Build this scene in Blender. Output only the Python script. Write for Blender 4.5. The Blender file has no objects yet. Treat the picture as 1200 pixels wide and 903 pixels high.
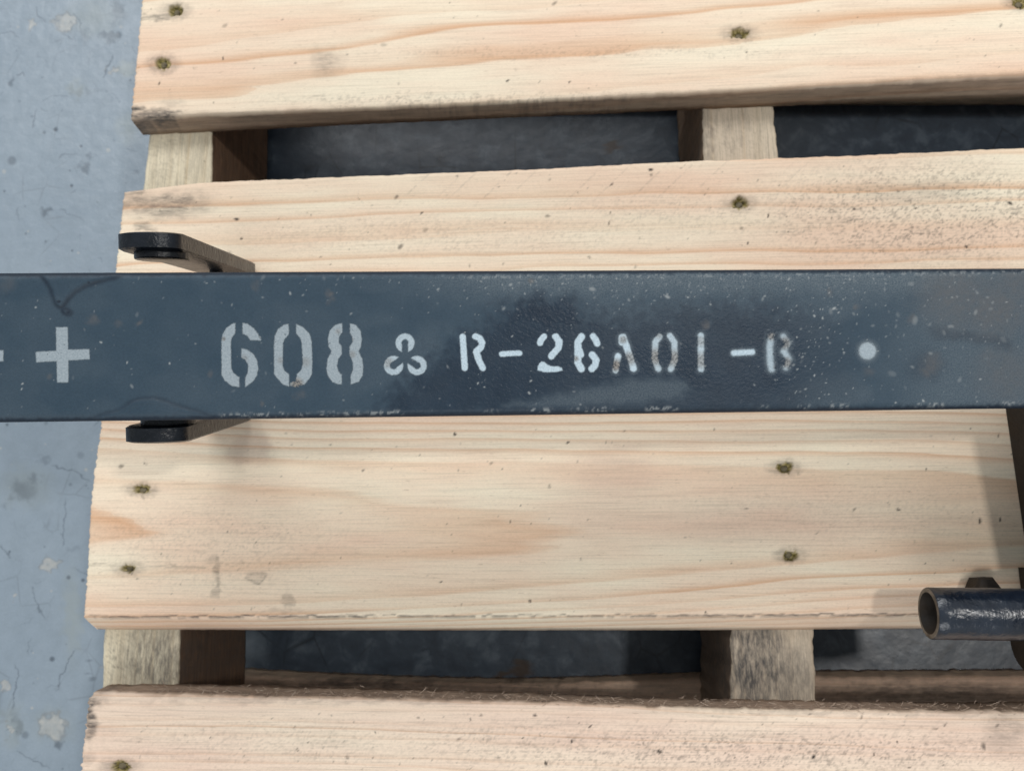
import bpy, math, random
import numpy as np
from mathutils import Matrix, Vector

random.seed(4)
RNG = np.random.default_rng(11)
S = bpy.context.scene
COL = S.collection
R = math.radians

# ------------------------------------------------------------------ camera
# Photo measured at 1200 x 903 px, focal length 1000 px; plumb line falls at pixel (660, 662).
FPX, CXP, CYP = 1000.0, 600.0, 451.5
ZT = 0.151                       # top of the pallet deck
TH = 0.018                       # deck board thickness
CAM = np.array([0.0, 0.0, ZT + 0.52])
_d = np.array([60.0, -210.5, -1000.0]); _d /= np.linalg.norm(_d)      # world down in camera axes
_xw = np.array([1.0, 0, 0]) - _d[0] * _d; _xw /= np.linalg.norm(_xw)
_zw = -_d
_yw = np.cross(_zw, _xw)
C2W = np.stack([_xw, _yw, _zw])                                        # camera vector -> world vector

cam_data = bpy.data.cameras.new("camera")
cam = bpy.data.objects.new("camera", cam_data)
COL.objects.link(cam)
M = Matrix.Identity(4)
for i in range(3):
    for j in range(3):
        M[i][j] = C2W[i, j]
    M[i][3] = CAM[i]
cam.matrix_world = M
cam_data.sensor_fit = 'HORIZONTAL'
cam_data.sensor_width = 36.0
cam_data.lens = 36.0 * FPX / 1200.0
cam_data.clip_start = 0.01
cam_data.clip_end = 50
cam_data.dof.use_dof = True
cam_data.dof.focus_distance = 0.41
cam_data.dof.aperture_fstop = 13.0
S.camera = cam

# ------------------------------------------------------------------ light: an indoor hall, a lamp overhead and wide lights added to the sides
world = bpy.data.worlds.new("World")
S.world = world
world.use_nodes = True
bg = world.node_tree.nodes["Background"]
bg.inputs[0].default_value = (0.88, 0.95, 1.0, 1)
bg.inputs[1].default_value = 0.47

def area(name, loc, sx, sy, power, color, aim=(0, 0, 0.1)):
    l = bpy.data.lights.new(name, 'AREA')
    l.shape = 'RECTANGLE'; l.size = sx; l.size_y = sy; l.energy = power; l.color = color
    o = bpy.data.objects.new(name, l); COL.objects.link(o)
    o.location = loc
    o.rotation_euler = (Vector(aim) - Vector(loc)).to_track_quat('-Z', 'Y').to_euler()
    return o
area("hall_or_added_light", (1.12, 0.12, 2.6), 0.14, 0.14, 16, (1.0, 0.97, 0.93))
area("hall_or_added_light", (-0.6, 2.7, 2.8), 3.2, 1.2, 75, (0.98, 0.99, 1.0))  # added wide light, slanted so it misses the floor in the gaps
area("hall_or_added_light", (-0.4, -3.4, 2.8), 3.2, 1.2, 52, (0.98, 0.99, 1.0))  # added wide light from the opposite side, also slanted past the gaps

S.view_settings.view_transform = 'Standard'
S.view_settings.look = 'None'
S.view_settings.exposure = 0.12
S.view_settings.gamma = 1.0
S.view_settings.use_curve_mapping = False
S.render.engine = 'CYCLES'
S.cycles.use_denoising = True
S.cycles.max_bounces = 8

# ------------------------------------------------------------------ measuring helpers
def ray(px, py):
    v = np.stack([np.asarray(px, float) - CXP, CYP - np.asarray(py, float), np.full_like(np.asarray(px, float), -FPX)], -1)
    return v @ C2W.T

def ground(px, py, z):
    """point of the horizontal plane at height z seen at a photo pixel"""
    r = ray(px, py)
    t = (z - CAM[2]) / r[..., 2]
    return CAM + r * t[..., None]

def proj(P):
    c = (P - CAM) @ C2W
    return CXP + FPX * c[..., 0] / -c[..., 2], CYP - FPX * c[..., 1] / -c[..., 2]

# ------------------------------------------------------------------ noise
def _h(xi, yi, seed):
    h = (xi.astype(np.int64) * 374761393 + yi.astype(np.int64) * 668265263 + seed * 1442695041) & 0xffffffff
    h = ((h ^ (h >> 13)) * 1274126177) & 0xffffffff
    h = ((h ^ (h >> 15)) * 2246822519) & 0xffffffff
    return ((h ^ (h >> 16)) & 0xffffffff) / 4294967295.0

def vn(x, y, seed=0):
    x = np.asarray(x, float); y = np.asarray(y, float)
    xi = np.floor(x); yi = np.floor(y)
    fx = x - xi; fy = y - yi
    fx = fx * fx * fx * (fx * (fx * 6 - 15) + 10); fy = fy * fy * fy * (fy * (fy * 6 - 15) + 10)
    a = _h(xi, yi, seed); b = _h(xi + 1, yi, seed); c = _h(xi, yi + 1, seed); d = _h(xi + 1, yi + 1, seed)
    return (a * (1 - fx) + b * fx) * (1 - fy) + (c * (1 - fx) + d * fx) * fy

def fbm(x, y, seed=0, o=3):
    s = 0; a = 0.5; n = 0
    for k in range(o):
        c, q = math.cos(.65 + 1.1 * k), math.sin(.65 + 1.1 * k); f = 2.0 ** k
        X, Y = np.asarray(x) * f, np.asarray(y) * f
        s = s + a * vn(X * c - Y * q, X * q + Y * c, seed + 17 * k); n += a; a *= 0.5
    return s / n

def ss(e0, e1, x):
    t = np.clip((x - e0) / (e1 - e0), 0, 1)
    return t * t * (3 - 2 * t)

def seg_dist(x, y, pts, closed=False):
    """distance to a polyline, with the position along it"""
    best = np.full(np.shape(x), 1e9); pos = np.zeros(np.shape(x))
    pts = list(pts) + ([pts[0]] if closed else [])
    n = len(pts) - 1
    for i in range(n):
        (ax, ay), (bx, by) = pts[i], pts[i + 1]
        dx, dy = bx - ax, by - ay
        L = dx * dx + dy * dy + 1e-12
        t = np.clip(((x - ax) * dx + (y - ay) * dy) / L, 0, 1)
        d = np.hypot(x - ax - t * dx, y - ay - t * dy)
        m = d < best
        best = np.where(m, d, best); pos = np.where(m, (i + t) / n, pos)
    return best, pos

def poly_sd(x, y, pts):
    """signed distance to a polygon, negative inside"""
    d, _ = seg_dist(x, y, pts, True)
    inside = np.zeros(np.shape(x), bool)
    n = len(pts)
    for i in range(n):
        (ax, ay), (bx, by) = pts[i], pts[(i + 1) % n]
        if ay == by: continue
        c = ((ay > y) != (by > y)) & (x < (bx - ax) * (y - ay) / (by - ay) + ax)
        inside ^= c
    return np.where(inside, -d, d)

def smooth_poly(pts, it=2):
    for _ in range(it):
        out = []
        n = len(pts)
        for i in range(n):
            a, b = pts[i], pts[(i + 1) % n]
            out.append((a[0] * .75 + b[0] * .25, a[1] * .75 + b[1] * .25))
            out.append((a[0] * .25 + b[0] * .75, a[1] * .25 + b[1] * .75))
        pts = out
    return pts

# ------------------------------------------------------------------ mesh helpers
def link(name, me, mat=None, parent=None, smooth=True):
    o = bpy.data.objects.new(name, me)
    COL.objects.link(o)
    if mat: me.materials.append(mat)
    if parent: o.parent = parent
    if smooth and len(me.polygons):
        me.polygons.foreach_set('use_smooth', np.ones(len(me.polygons), bool))
    return o

def quads_mesh(name, V, F):
    """V (n,3), F (m,4) numpy"""
    me = bpy.data.meshes.new(name)
    F = np.asarray(F, np.int32)
    me.vertices.add(len(V)); me.vertices.foreach_set('co', np.asarray(V, np.float32).ravel())
    me.loops.add(F.size); me.loops.foreach_set('vertex_index', F.ravel())
    me.polygons.add(len(F)); me.polygons.foreach_set('loop_start', np.arange(0, F.size, 4, dtype=np.int32))
    me.update(calc_edges=True)
    return me

def grid_faces(nr, nc):
    i = np.arange(nr * nc).reshape(nr, nc)
    return np.stack([i[:-1, :-1], i[:-1, 1:], i[1:, 1:], i[1:, :-1]], -1).reshape(-1, 4)

def attr_f(me, name, v):
    a = me.attributes.new(name, 'FLOAT', 'POINT'); a.data.foreach_set('value', np.asarray(v, np.float32).ravel())

def attr_v(me, name, v):
    a = me.attributes.new(name, 'FLOAT_VECTOR', 'POINT'); a.data.foreach_set('vector', np.asarray(v, np.float32).ravel())

def attr_c(me, name, r, g=None, b=None, al=None):
    z = np.zeros(np.size(r))
    c = np.stack([np.ravel(k) if k is not None else z for k in (r, g, b, al)], -1)
    a = me.attributes.new(name, 'FLOAT_COLOR', 'POINT'); a.data.foreach_set('color', np.clip(c, 0, 1).astype(np.float32).ravel())

def pymesh(name, V, F):
    me = bpy.data.meshes.new(name)
    me.from_pydata([tuple(map(float, v)) for v in V], [], [tuple(map(int, f)) for f in F])
    me.update()
    return me

def empty(name, loc=(0, 0, 0)):
    o = bpy.data.objects.new(name, None); COL.objects.link(o); o.location = loc
    o.empty_display_size = 0.05
    return o

# ------------------------------------------------------------------ node helper
class N:
    def __init__(s, name):
        s.m = bpy.data.materials.new(name); s.m.use_nodes = True
        s.t = s.m.node_tree; s.b = s.t.nodes["Principled BSDF"]; s.out = s.t.nodes["Material Output"]
    def n(s, kind, **kw):
        x = s.t.nodes.new(kind)
        for k, v in kw.items(): setattr(x, k, v)
        return x
    def put(s, sock, v):
        if isinstance(v, bpy.types.NodeSocket): s.t.links.new(v, sock)
        elif isinstance(v, (tuple, list)) and len(v) == 3 and sock.type == 'RGBA': sock.default_value = (*v, 1)
        else: sock.default_value = v
    def math(s, op, a, b=0.0, c=None):
        x = s.n('ShaderNodeMath', operation=op); s.put(x.inputs[0], a); s.put(x.inputs[1], b)
        if c is not None: s.put(x.inputs[2], c)
        return x.outputs[0]
    def mix(s, f, a, b, mode='MIX'):
        x = s.n('ShaderNodeMix', data_type='RGBA', blend_type=mode)
        s.put(x.inputs[0], f); s.put(x.inputs[6], a); s.put(x.inputs[7], b)
        return x.outputs[2]
    def ramp(s, f, stops, ease='LINEAR'):
        x = s.n('ShaderNodeValToRGB'); x.color_ramp.interpolation = ease
        e = x.color_ramp.elements
        while len(e) < len(stops): e.new(0.5)
        for k, (p, v) in enumerate(stops):
            e[k].position = p
            e[k].color = (v, v, v, 1) if not isinstance(v, tuple) else (*v, 1)
        s.put(x.inputs[0], f)
        return x.outputs[0]
    def attr(s, name):
        return s.n('ShaderNodeAttribute', attribute_name=name)
    def vscale(s, v, sc):
        x = s.n('ShaderNodeVectorMath', operation='MULTIPLY'); s.put(x.inputs[0], v); x.inputs[1].default_value = sc
        return x.outputs[0]
    def noise(s, v, scale=1.0, detail=3.0, rough=0.55, dist=0.0):
        x = s.n('ShaderNodeTexNoise'); s.put(x.inputs['Vector'], v)
        x.inputs['Scale'].default_value = scale; x.inputs['Detail'].default_value = detail
        x.inputs['Roughness'].default_value = rough; x.inputs['Distortion'].default_value = dist
        return x.outputs[0]
    def vor(s, v, scale, feature='F1', out=0):
        x = s.n('ShaderNodeTexVoronoi', feature=feature); s.put(x.inputs['Vector'], v); x.inputs['Scale'].default_value = scale
        return x.outputs[out]
    def bump(s, h, strength, dist, normal=None):
        x = s.n('ShaderNodeBump'); x.inputs['Strength'].default_value = strength; x.inputs['Distance'].default_value = dist
        s.put(x.inputs['Height'], h)
        if normal is not None: s.put(x.inputs['Normal'], normal)
        return x.outputs[0]
    def sep(s, c):
        x = s.n('ShaderNodeSeparateColor'); s.put(x.inputs[0], c)
        return x.outputs

# ------------------------------------------------------------------ materials
def wood_material(name, cream, pink, orange, weather_shade, late=0.75, streak=0.12, roughness=0.72, grit=0.0):
    k = N(name)
    gc = k.attr('gc').outputs['Vector']
    ph = k.attr('phase').outputs['Fac']
    wob = k.noise(k.vscale(gc, (5, 60, 60)), 1, 3)
    p = k.math('ADD', ph, k.math('MULTIPLY', k.math('SUBTRACT', wob, 0.5), 0.55))
    fr = k.math('FRACT', p)
    L = k.ramp(fr, [(0.0, 0.55), (0.06, 0.05), (0.30, 0.0), (0.62, 0.16), (0.86, 0.75), (0.95, 1.0), (1.0, 0.6)])
    wt = k.n('ShaderNodeTexWhiteNoise', noise_dimensions='1D'); k.put(wt.inputs['W'], k.math('FLOOR', p))
    L = k.math('MULTIPLY', L, k.math('MAXIMUM', k.ramp(wt.outputs[0], [(0.0, 0.25), (0.45, 0.6), (1.0, 1.0)]), k.attr('lw').outputs['Fac']))
    st = k.ramp(k.noise(k.vscale(gc, (2.2, 45, 45)), 1, 2), [(0.26, 0.22), (0.60, 1.0)])
    L = k.math('MULTIPLY', L, st)
    tone = k.ramp(k.noise(k.vscale(gc, (5, 28, 28)), 1, 3), [(0.36, 0.0), (0.66, 1.0)])
    c = k.mix(tone, cream, pink)
    c = k.mix(k.math('MULTIPLY', L, late), c, orange)
    fine = k.noise(k.vscale(gc, (22, 1100, 1100)), 1, 3, 0.6)
    c = k.mix(streak * 3, c, k.ramp(fine, [(0.25, 0.62), (0.5, 1.0), (0.75, 1.12)]), 'MULTIPLY')
    pore = k.ramp(k.noise(k.vscale(gc, (170, 900, 900)), 1, 2, 0.5), [(0.66, 0.0), (0.74, 1.0)])
    c = k.mix(k.math('MULTIPLY', pore, 0.34), c, (0.36, 0.25, 0.17))
    # nap of the sawn surface
    nap = k.noise(k.vscale(gc, (700, 1500, 1500)), 1, 2)
    c = k.mix(0.22, c, k.ramp(nap, [(0.3, 0.72), (0.7, 1.14)]), 'MULTIPLY')
    mk = k.attr('marks')
    r, g, b = k.sep(mk.outputs['Color'])[:3]
    al = mk.outputs['Alpha']
    side = k.attr('side').outputs['Fac']
    wn = k.noise(k.vscale(gc, (40, 420, 420)), 1, 4, 0.65)
    wcol = k.mix(k.ramp(wn, [(0.3, 0.0), (0.7, 1.0)]), weather_shade, tuple(q * 0.42 for q in weather_shade))
    c = k.mix(side, c, wcol)  # side faces: weathered colour, mostly darker to paint in their weaker light
    dn = k.ramp(k.noise(k.vscale(gc, (120, 420, 420)), 1, 4, 0.7), [(0.32, 0.25), (0.62, 1.0)])
    c = k.mix(k.math('MULTIPLY', r, dn), c, (0.085, 0.075, 0.068))
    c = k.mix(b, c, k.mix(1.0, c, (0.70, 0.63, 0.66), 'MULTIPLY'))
    gn = k.ramp(k.noise(k.vscale(gc, (420, 700, 700)), 1, 3), [(0.35, (0.030, 0.026, 0.008)), (0.50, (0.20, 0.16, 0.045)), (0.70, (0.46, 0.37, 0.19))])
    c = k.mix(g, c, gn)
    c = k.mix(al, c, (0.035, 0.03, 0.026))
    if grit:
        gt = k.ramp(k.noise(k.vscale(gc, (60, 330, 330)), 1, 5, 0.75), [(0.47, 0.0), (0.72, 1.0)])
        c = k.mix(k.math('MULTIPLY', gt, grit), c, (0.10, 0.095, 0.085))
    k.put(k.b.inputs['Base Color'], c)
    k.b.inputs['Roughness'].default_value = roughness
    k.b.inputs['Specular IOR Level'].default_value = 0.25
    h = k.math('ADD', k.math('MULTIPLY', fine, 0.5), k.math('ADD', k.math('MULTIPLY', nap, 0.4), k.math('MULTIPLY', wn, k.math('MULTIPLY', side, 1.6))))
    k.put(k.b.inputs['Normal'], k.bump(h, 0.55, 0.0005))
    return k.m

PINE = wood_material('pine_sawn', (0.84, 0.73, 0.56), (0.80, 0.59, 0.44), (0.64, 0.36, 0.20), (0.31, 0.22, 0.155), late=1.0, streak=0.16)
PINE_ROUGH = wood_material('pine_rough_sawn', (0.81, 0.68, 0.53), (0.76, 0.57, 0.45), (0.60, 0.36, 0.22), (0.40, 0.29, 0.215), late=0.7, streak=0.2)
PINE_OLD = wood_material('pine_stringer', (0.78, 0.70, 0.52), (0.70, 0.61, 0.45), (0.50, 0.36, 0.20), (0.25, 0.145, 0.085), late=0.5, streak=0.22, grit=0.35)
PINE_MOULD = wood_material('pine_stringer_mouldy', (0.62, 0.52, 0.39), (0.55, 0.45, 0.34), (0.46, 0.33, 0.2), (0.27, 0.16, 0.095), late=0.5, streak=0.25, grit=0.45)
PINE_BROWN = wood_material('pine_bottom', (0.74, 0.54, 0.40), (0.66, 0.45, 0.33), (0.52, 0.32, 0.20), (0.80, 0.64, 0.47), late=0.6, streak=0.25, grit=0.3)

def beam_material():
    k = N('slate_paint')
    gc = k.attr('gc').outputs['Vector']
    a = k.attr('m1'); wet, dust, rust = k.sep(a.outputs['Color'])[:3]; chip = a.outputs['Alpha']
    edge_shade = k.attr('m2').outputs['Fac']
    n1 = k.noise(k.vscale(gc, (60, 60, 60)), 1, 4, 0.6)
    n2 = k.noise(k.vscale(gc, (900, 900, 900)), 1, 3, 0.7)
    c = k.mix(k.ramp(n1, [(0.3, 0.0), (0.7, 1.0)]), (0.027, 0.050, 0.073), (0.037, 0.061, 0.084))
    c = k.mix(0.35, c, k.ramp(n2, [(0.3, 0.7), (0.7, 1.3)]), 'MULTIPLY')
    dn = k.ramp(k.noise(k.vscale(gc, (1300, 1300, 1300)), 1, 3, 0.7), [(0.36, 0.0), (0.64, 1.0)])
    c = k.mix(k.math('MULTIPLY', dust, k.math('MULTIPLY_ADD', dn, 0.7, 0.2)), c, (0.15, 0.175, 0.19))
    wcol = k.mix(k.ramp(k.noise(k.vscale(gc, (90, 90, 90)), 1, 4), [(0.3, 0.0), (0.7, 1.0)]), (0.004, 0.011, 0.024), (0.010, 0.021, 0.038))
    c = k.mix(k.math('MULTIPLY', wet, 0.92), c, wcol)
    c = k.mix(rust, c, (0.115, 0.105, 0.10))
    c = k.mix(k.math('MULTIPLY', edge_shade, 0.85), c, (0.008, 0.013, 0.024))
    c = k.mix(k.math('MULTIPLY', chip, 0.82), c, (0.36, 0.375, 0.37))
    k.put(k.b.inputs['Base Color'], c)
    rg = k.math('SUBTRACT', 0.52, k.math('MULTIPLY', wet, 0.16))
    rg = k.math('ADD', rg, k.math('MULTIPLY', dust, 0.2))
    k.put(k.b.inputs['Roughness'], rg)
    k.b.inputs['Specular IOR Level'].default_value = 0.26
    leather = k.noise(k.vscale(gc, (520, 620, 620)), 1, 2, 0.5, 0.6)
    h = k.math('ADD', k.math('MULTIPLY', n2, 0.25), k.math('MULTIPLY', leather, k.math('MULTIPLY_ADD', wet, 1.3, 0.2)))
    k.put(k.b.inputs['Normal'], k.bump(h, 0.5, 0.00045))
    return k.m
BEAM = beam_material()

def stencil_material(name, c0, c1):
    k = N(name)
    gc = k.attr('gc').outputs['Vector']
    op = k.attr('op').outputs['Fac']
    worn = k.attr('worn').outputs['Fac']
    n = k.noise(k.vscale(gc, (1100, 1100, 1100)), 1, 3, 0.7)
    c = k.mix(k.ramp(n, [(0.32, 0.0), (0.68, 1.0)]), c0, c1)
    c = k.mix(k.math('MULTIPLY', worn, 0.75), c, (0.24, 0.215, 0.19))
    k.put(k.b.inputs['Base Color'], c)
    k.b.inputs['Roughness'].default_value = 0.65
    # worn paint: pinholes and abrasion let the slate paint below show
    hole = k.ramp(k.noise(k.vscale(gc, (520, 520, 520)), 1, 4, 0.7), [(0.30, 1.0), (0.37, 0.0)])
    abr = k.ramp(k.noise(k.vscale(gc, (800, 800, 800)), 1, 4, 0.75), [(0.42, 1.0), (0.56, 0.0)])
    keep = k.math('SUBTRACT', op, k.math('MULTIPLY', hole, 0.6))
    keep = k.math('SUBTRACT', keep, k.math('MULTIPLY', abr, k.math('MULTIPLY', worn, 0.55)))
    x = k.n('ShaderNodeClamp'); k.put(x.inputs[0], keep)
    tr = k.n('ShaderNodeBsdfTransparent'); ms = k.n('ShaderNodeMixShader')
    k.put(ms.inputs[0], x.outputs[0]); k.put(ms.inputs[1], tr.outputs[0]); k.put(ms.inputs[2], k.b.outputs[0])
    k.put(k.out.inputs[0], ms.outputs[0])
    return k.m
STENCIL = stencil_material('grey_stencil_paint', (0.33, 0.38, 0.42), (0.46, 0.51, 0.54))
STENCIL_WHITE = stencil_material('white_stencil_paint', (0.46, 0.56, 0.62), (0.62, 0.72, 0.78))

def black_paint(name, base, base2, rough, bumpd, sc=260, rust=0.0, spec=0.22):
    k = N(name)
    tc = k.n('ShaderNodeTexCoord').outputs['Object']
    n = k.noise(tc, sc, 4, 0.6); n2 = k.noise(tc, sc * 0.25, 4, 0.65)
    c = k.mix(k.ramp(n2, [(0.35, 0.0), (0.65, 1.0)]), base, base2)
    if rust:
        rn = k.ramp(k.noise(tc, 55, 5, 0.7), [(0.46, 0.0), (0.62, 1.0)])
        c = k.mix(k.math('MULTIPLY', rn, rust), c, (0.032, 0.022, 0.014))
    k.put(k.b.inputs['Base Color'], c)
    k.put(k.b.inputs['Roughness'], k.math('MULTIPLY_ADD', n2, 0.25, rough - 0.12))
    k.b.inputs['Specular IOR Level'].default_value = spec
    k.put(k.b.inputs['Normal'], k.bump(n, 0.6, bumpd))
    return k.m
BLACK = black_paint('black_gloss_paint', (0.004, 0.006, 0.009), (0.009, 0.012, 0.018), 0.30, 0.0010, 300, 0.15, 0.3)
NAVY = black_paint('oily_navy_paint', (0.004, 0.007, 0.014), (0.009, 0.016, 0.029), 0.24, 0.0011, 190, 0.0, 0.6)
GRIME = black_paint('rusty_grime', (0.022, 0.018, 0.015), (0.045, 0.034, 0.026), 0.6, 0.0012, 200, 0.8)
BARE = black_paint('bare_cut_steel', (0.12, 0.10, 0.078), (0.22, 0.18, 0.14), 0.5, 0.0004, 300, 0.6)
NAIL = black_paint('rusty_nail', (0.12, 0.10, 0.06), (0.22, 0.18, 0.11), 0.45, 0.0004, 500, 0.8)

def floor_material():
    k = N('floor_paint')
    gc = k.n('ShaderNodeTexCoord').outputs['Object']
    a = k.attr('marks'); dirt, chip, smear = k.sep(a.outputs['Color'])[:3]; al = a.outputs['Alpha']
    n1 = k.noise(gc, 9, 5, 0.6); n2 = k.noise(gc, 70, 5, 0.7); n3 = k.noise(gc, 700, 3, 0.6)
    c = k.mix(k.ramp(n1, [(0.3, 0.0), (0.7, 1.0)]), (0.225, 0.276, 0.328), (0.27, 0.322, 0.372))
    c = k.mix(k.math('MULTIPLY', k.ramp(n2, [(0.42, 0.0), (0.70, 1.0)]), 0.55), c, (0.20, 0.245, 0.285))
    c = k.mix(0.25, c, k.ramp(n3, [(0.3, 0.8), (0.7, 1.15)]), 'MULTIPLY')
    # hairline scuffs
    dn = k.ramp(k.vor(k.vscale(gc, (1, 1, 1)), 38, 'DISTANCE_TO_EDGE'), [(0.0, 1.0), (0.035, 0.0)])
    dn = k.math('MULTIPLY', dn, k.ramp(k.noise(gc, 26, 3), [(0.52, 0.0), (0.62, 1.0)]))
    c = k.mix(k.math('MULTIPLY', dn, 0.35), c, (0.13, 0.15, 0.17))
    c = k.mix(k.math('MULTIPLY', smear, 0.8), c, (0.27, 0.30, 0.29))
    c = k.mix(k.math('MULTIPLY', dirt, 0.88), c, (0.032, 0.045, 0.062))
    c = k.mix(chip, c, k.mix(k.ramp(n2, [(0.4, 0.0), (0.6, 1.0)]), (0.44, 0.43, 0.40), (0.36, 0.36, 0.34)))
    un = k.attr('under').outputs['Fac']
    oil_shade = k.ramp(k.noise(gc, 48, 6, 0.68, 0.4), [(0.36, (0.016, 0.026, 0.042)), (0.52, (0.030, 0.046, 0.068)), (0.66, (0.085, 0.110, 0.138))])
    c = k.mix(k.math('MULTIPLY', un, 0.93), c, oil_shade)  # gap shade painted in as a dark, mottled oily colour
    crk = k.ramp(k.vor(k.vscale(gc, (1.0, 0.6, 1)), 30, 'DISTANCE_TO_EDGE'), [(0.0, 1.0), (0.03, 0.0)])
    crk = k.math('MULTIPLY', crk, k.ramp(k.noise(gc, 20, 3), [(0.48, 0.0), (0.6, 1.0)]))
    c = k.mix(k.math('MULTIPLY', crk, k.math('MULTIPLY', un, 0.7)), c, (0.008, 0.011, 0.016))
    c = k.mix(al, c, (0.05, 0.032, 0.022))
    k.put(k.b.inputs['Base Color'], c)
    k.put(k.b.inputs['Roughness'], k.math('SUBTRACT', k.math('MULTIPLY_ADD', n2, 0.25, 0.24), k.math('MULTIPLY', un, 0.0)))
    h = k.math('ADD', k.math('MULTIPLY', k.noise(gc, 90, 3, 0.5), 1.0), k.math('MULTIPLY', n3, 0.08))
    h = k.math('SUBTRACT', h, k.math('MULTIPLY', dirt, 0.3))
    h = k.math('MULTIPLY', h, k.math('SUBTRACT', 1.0, k.math('MULTIPLY', un, 0.55)))
    k.put(k.b.inputs['Normal'], k.bump(h, 0.45, 0.0016))
    return k.m
FLOOR = floor_material()

# ------------------------------------------------------------------ floor
def build_floor():
    a = ground(np.array([-30.0, 1230.0]), np.array([-30.0, 940.0]), 0.0)
    x0, x1, y0, y1 = a[0, 0] - .02, -0.02, a[1, 1] - .03, a[0, 1] + .03
    xm = float(ground(np.array([175.0]), np.array([0.0]), 0.0)[0, 0])
    xs = np.concatenate([[-2.5, -1.2, -.7], np.arange(x0, xm, 0.00062), np.arange(xm, a[1, 0] + .03, 0.004), [.7, 1.2, 2.5]])
    ys = np.concatenate([[-2.5, -1.2, -.7], np.arange(y0, y1, 0.00065), [.7, 1.2, 2.5]])
    X, Y = np.meshgrid(xs, ys)
    P = np.stack([X, Y, np.zeros_like(X)], -1)
    px, py = proj(P)
    px = np.clip(px, -200, 1400); py = np.clip(py, -200, 1100)
    wx = px + 9 * (fbm(px / 8, py / 8, 3, 4) - .5) * 2; wy = py + 9 * (fbm(px / 8, py / 8, 5, 4) - .5) * 2
    dirt = np.zeros_like(px); chip = np.zeros_like(px); sm = np.zeros_like(px); blk = np.zeros_like(px)
    blob = lambda cx, cy, rx, ry, s=.35: 1 - ss(1 - s, 1 + s, np.hypot((wx - cx) / rx, (wy - cy) / ry))
    for (cx, cy, rx, ry) in ((76, 27, 11, 11), (36, 28, 4, 5), (60, 660, 12, 7), (62, 850, 14, 13), (8, 803, 6, 7), (18, 700, 3, 3), (135, 82, 8, 4), (9, 855, 3, 8)):
        chip = np.maximum(chip, blob(cx, cy, rx, ry, .35) * (.35 + .6 * fbm(px / 4, py / 4, 13)))
        dirt = np.maximum(dirt, (ss(.75, .98, np.hypot((wx - cx) / rx, (wy - cy) / ry)) * (1 - ss(1.0, 1.3, np.hypot((wx - cx) / rx, (wy - cy) / ry)))) * .45)
    for (cx, cy, rx, ry, w) in ((98, 197, 7, 7, .8), (58, 248, 7, 5, 1), (128, 43, 7, 5, .7), (14, 97, 4, 5, .8), (105, 183, 4, 4, .6), (100, 42, 8, 6, .5), (90, 108, 7, 6, .35),
                                (20, 850, 6, 14, .6), (68, 868, 6, 6, 1.0), (28, 575, 14, 11, .7), (40, 560, 6, 4, .6), (52, 538, 5, 6, .5), (138, 8, 7, 9, .6), (140, 20, 8, 8, .4), (8, 590, 4, 5, .4), (88, 640, 5, 5, .3)):
        dirt = np.maximum(dirt, blob(cx, cy, rx, ry, .6) * w * .62)
    for (cx, cy, rx, ry, w) in ((90, 105, 10, 8, .6), (150, 82, 14, 6, .7), (85, 720, 9, 45, .6), (30, 570, 26, 20, .5), (150, 150, 12, 14, .5), (15, 850, 12, 20, .6), (110, 20, 26, 18, .5), (60, 850, 22, 18, .4)):
        sm = np.maximum(sm, blob(cx, cy, rx, ry, .8) * w)
    # scratches
    lines = [[(42, 8), (48, 22), (57, 28)], [(120, 92), (126, 78), (136, 64)], [(60, 545), (88, 553), (108, 566)], [(0, 640), (14, 657)], [(38, 688), (46, 715), (54, 726)],
             [(15, 830), (22, 790), (17, 775)], [(90, 760), (72, 790), (66, 812)], [(100, 780), (112, 802)], [(74, 640), (77, 580)], [(20, 880), (60, 900)], [(110, 700), (120, 650)],
             [(20, 90), (26, 84), (30, 92)], [(38, 150), (44, 128)], [(130, 38), (137, 46)]]
    for _ in range(70):
        cx, cy = RNG.uniform(-10, 165), RNG.uniform(-10, 910); an = RNG.uniform(0, 6.3); l = RNG.uniform(6, 34)
        b = RNG.uniform(-.5, .5)
        lines.append([(cx, cy), (cx + l * .5 * math.cos(an), cy + l * .5 * math.sin(an)), (cx + l * math.cos(an + b), cy + l * math.sin(an + b))])
    near = (px < 190)
    for i, ln in enumerate(lines):
        xs_ = [p[0] for p in ln]; ys_ = [p[1] for p in ln]
        m = near & (px > min(xs_) - 8) & (px < max(xs_) + 8) & (py > min(ys_) - 8) & (py < max(ys_) + 8)
        if not m.any(): continue
        d, t = seg_dist(px[m] + (wx[m] - px[m]) * .4, py[m] + (wy[m] - py[m]) * .4, ln)
        w = .5 if i < 14 else RNG.uniform(.1, .4)
        dirt[m] = np.maximum(dirt[m], (1 - ss(.25, 1.1, d)) * w * ss(0, .2, t + .1) * ss(0, .3, 1.05 - t))
    # scattered crumbs of grit
    for _ in range(150):
        cx, cy, r = RNG.uniform(-10, 170), RNG.uniform(-10, 910), RNG.exponential(.9) + .8
        m = near & (np.abs(px - cx) < 8) & (np.abs(py - cy) < 8)
        if m.any():
            d = np.hypot(px[m] - cx, py[m] - cy)
            w = RNG.uniform(.2, .9)
            if RNG.random() < .3: chip[m] = np.maximum(chip[m], (1 - ss(r * .5, r * 1.2, d)) * w)
            else: dirt[m] = np.maximum(dirt[m], (1 - ss(r * .5, r * 1.3, d)) * w)
    # shade under the pallet, painted into the floor with a ragged edge
    shade_noise = fbm(px / 30, py / 22, 9, 4)
    under = ss(240, 320, px + 70 * (shade_noise - .5))
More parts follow.
